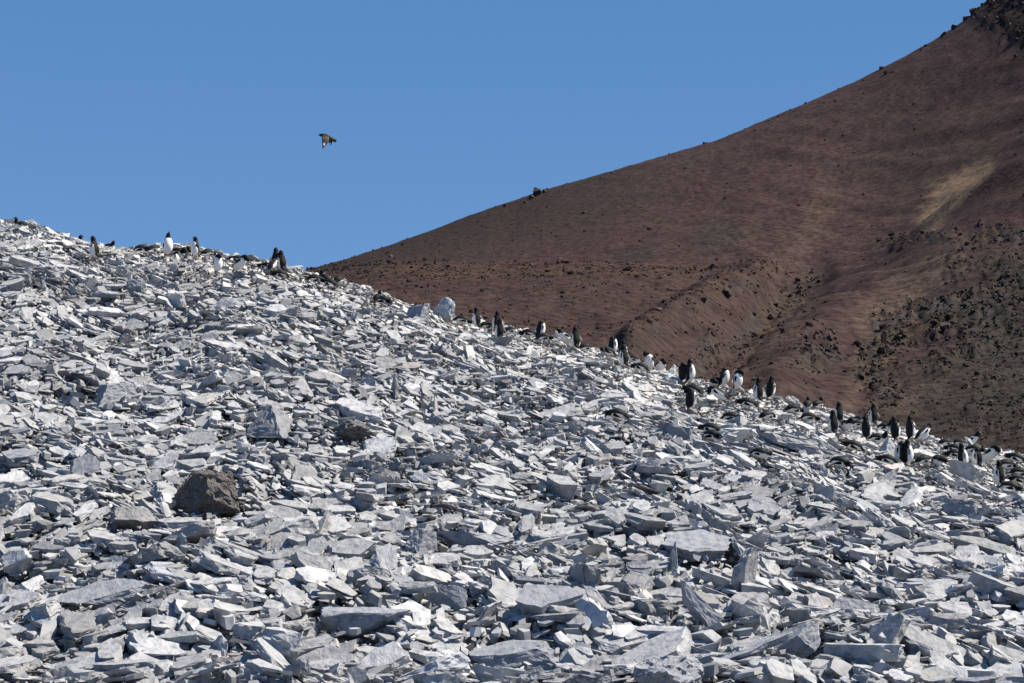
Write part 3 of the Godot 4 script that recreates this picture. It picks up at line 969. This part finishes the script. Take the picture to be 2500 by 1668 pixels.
func mountain_colour(u: float, y: float, d: float) -> Color:
	var p := photo(u, y, d)
	var x := u * d
	var n := patch_noise.get_noise_2d(x * 1.2, d * 1.2)
	var n2 := patch_noise.get_noise_2d(x * 4.0 + 70, d * 4.0)
	var run := streak_noise.get_noise_2d((x + d * 0.3) * 2.0, d * 0.35)
	var c := Color(0.081, 0.052, 0.0535)
	c = c.lerp(Color(0.090, 0.063, 0.057), clampf(0.3 + n * 1.2, 0.0, 1.0) * 0.6)
	# greyer cinders along the left skyline
	var grey_side := (1.0 - smoothstep(30.0, 150.0, near_line(p, [Vector2(700, 660), Vector2(1000, 590), Vector2(1300, 490), Vector2(1500, 450)]) + n * 60.0)) * smoothstep(668.0, 650.0, p.y)
	c = c.lerp(Color(0.062, 0.05, 0.046), grey_side * 0.85)
	# purplish ash on the upper cone
	c = c.lerp(Color(0.108, 0.074, 0.075), clampf(0.5 + run * 1.4 + n * 0.5, 0.0, 1.0) * smoothstep(560.0, 350.0, p.y) * 0.65)
	# ochre rubble on the edge of the bench
	var bench := exp(-pow((p.y - 668.0 + n2 * 12.0) / 22.0, 2.0)) * smoothstep(850.0, 1050.0, p.x) * smoothstep(2000.0, 1800.0, p.x)
	c = c.lerp(Color(0.12, 0.078, 0.056), bench * clampf(0.55 + n2, 0.0, 1.0))
	if p.y > 660.0 and p.x < 2000.0: c = c.lerp(Color(0.080, 0.058, 0.053), 0.5)
	# grey stains
	for s in [[1560, 620, 70, 24], [1760, 575, 80, 40], [2480, 900, 60, 90]]:
		var q := Vector2((p.x - s[0]) / s[2], (p.y - s[1]) / s[3]).length() + n2 * 0.7
		c = c.lerp(Color(0.055, 0.048, 0.046), 0.7 * (1.0 - smoothstep(0.55, 1.15, q)))
	# tan slides
	for s in [[[Vector2(2020, 480), Vector2(1960, 600), Vector2(1900, 640)], 45.0, 0.5], [[Vector2(2330, 640), Vector2(2160, 760), Vector2(2080, 960), Vector2(2070, 1010)], 40.0, 0.75], [[Vector2(2290, 640), Vector2(2200, 700), Vector2(2120, 780)], 50.0, 0.7], [[Vector2(2250, 910), Vector2(2240, 960), Vector2(2210, 1010)], 42.0, 0.6], [[Vector2(1960, 740), Vector2(1850, 860), Vector2(1780, 930)], 36.0, 0.35]]:
		var m := 1.0 - smoothstep(0.3, 1.0, near_line(p, s[0]) / s[1] + n2 * 0.5 + run * 0.35)
		c = c.lerp(Color(0.15, 0.112, 0.09), m * s[2])
	# mottling of ash and cinder
	var n3 := patch_noise.get_noise_2d(x * 9.0 + 11, d * 5.0)
	c = c.lerp(Color(0.112, 0.083, 0.074), clampf(n3 * 2.0, 0.0, 0.35) * smoothstep(1300.0, 1900.0, p.x))
	c = c.lerp(Color(0.052, 0.04, 0.04), clampf(-n3 * 2.0, 0.0, 0.4))
	# the yellow patch, cut off by the redder spur in front of it
	var beyond := smoothstep(-7.0, 7.0, (p.x - 2414.0) * 0.73 + (p.y - 424.0) * 0.68 + n2 * 10.0)
	if p.y < 620.0: c = c.lerp(Color(0.078, 0.050, 0.052), 0.6 * beyond * smoothstep(2230.0, 2300.0, p.x))
	var yel := near_line(p, [Vector2(2390, 442), Vector2(2325, 480), Vector2(2288, 535)]) + n2 * 20.0 + patch_noise.get_noise_2d(x * 14.0, d * 6.0) * 26.0
	c = c.lerp(Color(0.28, 0.205, 0.142), (1.0 - smoothstep(30.0, 62.0, yel)) * 0.8 * (1.0 - beyond))
	var rk := rockiness(p)
	var rock := Color(0.075, 0.066, 0.058)
	if n2 > 0.12: rock = rock.lerp(Color(0.105, 0.078, 0.052), clampf((n2 - 0.12) * 4.0, 0.0, 1.0) * 0.7)
	if n2 < -0.2: rock = rock.lerp(Color(0.10, 0.10, 0.105), 0.6)
	if p.y < 230.0: rock = Color(0.046, 0.037, 0.036)
	c = c.lerp(rock, rk * 0.9)
	# darker olive ground at the far right
	c = c.lerp(Color(0.056, 0.052, 0.046), 0.85 * smoothstep(2140.0, 2400.0, p.x + (p.y - 900.0) * 0.6 + n * 100.0) * smoothstep(560.0, 640.0, p.y))
	return c * 0.79

func build_mountain() -> Node3D:
	make_mountain_table()
	var root := Node3D.new()
	root.name = "mountain"
	add_child(root)
	tag(root, "dark red volcanic mountainside rising to the right behind the slope", "mountain", "", "structure")
	var nu := 400
	var nd := 330
	var verts := PackedVector3Array()
	var cols := PackedColorArray()
	var idx := PackedInt32Array()
	for i in nd + 1:
		var d := 78.0 * pow(640.0 / 78.0, float(i) / nd)
		for j in nu + 1:
			var u := lerpf(-0.19, 0.345, float(j) / nu)
			var y := mountain(u, d)
			verts.append(Vector3(u * d, y, -d))
			cols.append(mountain_colour(u, y, d))
	for i in nd:
		for j in nu:
			var a := i * (nu + 1) + j
			idx.append_array(PackedInt32Array([a, a + nu + 1, a + 1, a + 1, a + nu + 1, a + nu + 2]))
	var arr := []
	arr.resize(Mesh.ARRAY_MAX)
	arr[Mesh.ARRAY_VERTEX] = verts
	arr[Mesh.ARRAY_COLOR] = cols
	arr[Mesh.ARRAY_INDEX] = idx
	var am := ArrayMesh.new()
	am.add_surface_from_arrays(Mesh.PRIMITIVE_TRIANGLES, arr)
	var st := SurfaceTool.new()
	st.create_from(am, 0)
	st.generate_normals()
	part("cinder_slope", st.commit(), M.cinder, root)
	return root

func build_mountain_rocks(root: Node3D) -> void:
	var r := RandomNumberGenerator.new()
	r.seed = 404
	var shapes := []
	for k in 10:
		shapes.append(faces_to_mesh(stone_faces(boulder_planes(r, 11)), 0, 0.0, k))
	# boulders one can tell apart on the skyline and the upper slope: [px, py, width px]
	var n := 0
	for b in [[1313, 476, 30], [1298, 486, 18], [1330, 470, 14], [1283, 498, 14], [1425, 522, 12], [2152, 168, 13], [2165, 182, 15], [2180, 178, 12], [2305, 76, 18], [2300, 70, 12], [2330, 50, 20], [2360, 25, 22], [2380, 12, 24], [2260, 100, 12], [2480, 142, 14], [2250, 95, 10], [1812, 660, 9], [2040, 250, 7], [1968, 250, 6], [1900, 285, 6], [2230, 258, 7], [2085, 375, 7], [2310, 700, 22], [2350, 720, 26], [2240, 770, 26], [2200, 790, 24], [2440, 720, 20], [2400, 745, 22], [2150, 880, 22], [2100, 900, 24], [2010, 850, 20], [1990, 870, 18], [2280, 800, 20], [2300, 830, 18], [1960, 905, 20], [2050, 960, 14]]:
		var v := look(b[0], b[1])
		var hit := 0.0
		var d := 95.0
		while d < 545.0:
			if EYE + v.y * d <= mountain(v.x * d / d, d):
				hit = d
				break
			d += 1.0
		if hit == 0.0: hit = 519.0
		var w: float = b[2] * hit / F * (0.35 if b[1] > 690 else 0.9)
		var c := mountain_colour(v.x, mountain(v.x, hit), hit)
		c = c.lerp(Color(0.10, 0.09, 0.085), 0.5)
		var o := part("boulder", solid(c, shapes[n % 10]), M.cinder, root)
		o.transform = Transform3D(Basis(Vector3(r.randfn(), 1, r.randfn()).normalized(), r.randf() * TAU).scaled_local(Vector3(1.1, 0.85, 0.9) * w), Vector3(v.x * hit, mountain(v.x, hit) + w * 0.15, -hit))
		n += 1
	var bins := []
	for k in 10: bins.append([[], []])
	for k in 90000:
		var d := 95.0 * pow(535.0 / 95.0, r.randf())
		var u := r.randf_range(-0.13, 0.30)
		var y := mountain_base(u, d)
		var p := photo(u, y, d)
		if p.x < 600 or p.x > 2600 or p.y > 1180: continue
		var rk := rockiness(p)
		var want := 0.014 + 0.55 * rk + 0.24 * smoothstep(2100.0, 2350.0, p.x + (p.y - 850.0) * 0.5) * smoothstep(560.0, 620.0, p.y)
		if p.y > 640.0 and p.x < 2000.0: want += 0.1
		want += 0.3 * exp(-pow((p.y - 664.0) / 14.0, 2.0)) * (1.0 if p.x < 1950.0 else 0.0)
		if r.randf() > want: continue
		var size := d * 0.0006 * exp(absf(r.randfn(0.0, 0.55))) * (1.0 + 0.9 * rk * r.randf())
		y = mountain(u, d)
		var c := mountain_colour(u, y, d)
		c = c * r.randf_range(0.7, 1.25)
		if r.randf() < 0.25: c = c.lerp(Color(0.15, 0.135, 0.125), 0.6)
		var w := r.randi() % 10
		bins[w][0].append(Transform3D(Basis(Vector3(r.randfn(), 1.0, r.randfn()).normalized(), r.randf() * TAU).scaled_local(Vector3(1.1, r.randf_range(0.5, 1.0), 1.0) * size), Vector3(u * d, y + size * 0.12, -d)))
		bins[w][1].append(c)
	var heap := Node3D.new()
	heap.name = "rubble"
	root.add_child(heap)
	tag(heap, "", "", "", "stuff")
	for k in 10: add_copies("lava_pieces", shapes[k], M.lump, bins[k][0], bins[k][1], heap)

# ------------------------------------------------------------------ scene
var d := 0.0

func _ready() -> void:
	# camera
	var cam := Camera3D.new()
	cam.name = "camera"
	cam.position = Vector3(0, EYE, 0)
	cam.rotation_degrees = Vector3(PITCH, 0, 0)
	cam.fov = rad_to_deg(2.0 * atan(834.0 / F))
	cam.near = 0.5
	cam.far = 6000.0
	add_child(cam)
	cam.current = true
	# sky
	var sm := ProceduralSkyMaterial.new()
	sm.sky_top_color = lin(0.037, 0.106, 0.25)
	sm.sky_horizon_color = lin(0.112, 0.226, 0.405)
	sm.sky_curve = 0.14
	sm.ground_bottom_color = lin(0.10, 0.10, 0.105)
	sm.ground_horizon_color = lin(0.112, 0.226, 0.405)
	sm.ground_curve = 0.02
	var sky := Sky.new()
	sky.sky_material = sm
	var env := Environment.new()
	env.background_mode = Environment.BG_SKY
	env.sky = sky
	env.tonemap_mode = Environment.TONE_MAPPER_LINEAR
	env.tonemap_exposure = 1.9
	env.sdfgi_enabled = true
	env.ssao_enabled = true
	env.ssil_enabled = true
	var we := WorldEnvironment.new()
	we.name = "world_environment"
	we.environment = env
	add_child(we)
	# sun: high, from the right and a little behind the hill
	var sun := DirectionalLight3D.new()
	sun.name = "sun"
	sun.light_energy = 1.6
	sun.light_color = Color(1.0, 0.965, 0.91)
	sun.light_angular_distance = 0.5
	sun.shadow_enabled = true
	add_child(sun)
	sun.look_at_from_position(Vector3(0.60, 0.80, -0.10) * 50.0, Vector3.ZERO)

	# noises and the outline of the crest
	bump_noise.seed = 5; bump_noise.frequency = 0.22; bump_noise.fractal_octaves = 2
	guano_noise.seed = 9; guano_noise.frequency = 0.3
	lean_noise.seed = 15; lean_noise.frequency = 0.42; lean_noise.fractal_octaves = 2
	tone_noise.seed = 12; tone_noise.frequency = 0.35
	rock_noise.seed = 21; rock_noise.frequency = 0.03; rock_noise.fractal_octaves = 3
	patch_noise.seed = 22; patch_noise.frequency = 0.02; patch_noise.fractal_octaves = 4
	streak_noise.seed = 23; streak_noise.frequency = 0.05; streak_noise.fractal_octaves = 3
	for c in [[-150, 525], [0, 556], [100, 572], [200, 598], [300, 614], [400, 626], [500, 636], [600, 652], [700, 676], [800, 704], [900, 728], [1000, 762], [1100, 790], [1200, 818], [1300, 838], [1400, 862], [1500, 884], [1600, 916], [1700, 940], [1800, 962], [1900, 986], [2000, 1008], [2100, 1040], [2200, 1068], [2300, 1094], [2400, 1116], [2500, 1136], [2650, 1165]]:
		var v := look(c[0], c[1])
		crest_u.append(v.x)
		crest_e.append(v.y)
	base_e = look(1250, 1690).y

	make_materials()
	build_ground_sheets()
	var mt := build_mountain()
	var sc := build_scree()
	print("terrain ", Time.get_ticks_msec())
	build_feature_stones()
	build_penguins()
	print("things ", Time.get_ticks_msec())
	build_skua()
	build_rubble(sc)
	print("rubble ", Time.get_ticks_msec())
	build_mountain_rocks(mt)
	print("done ", Time.get_ticks_msec())
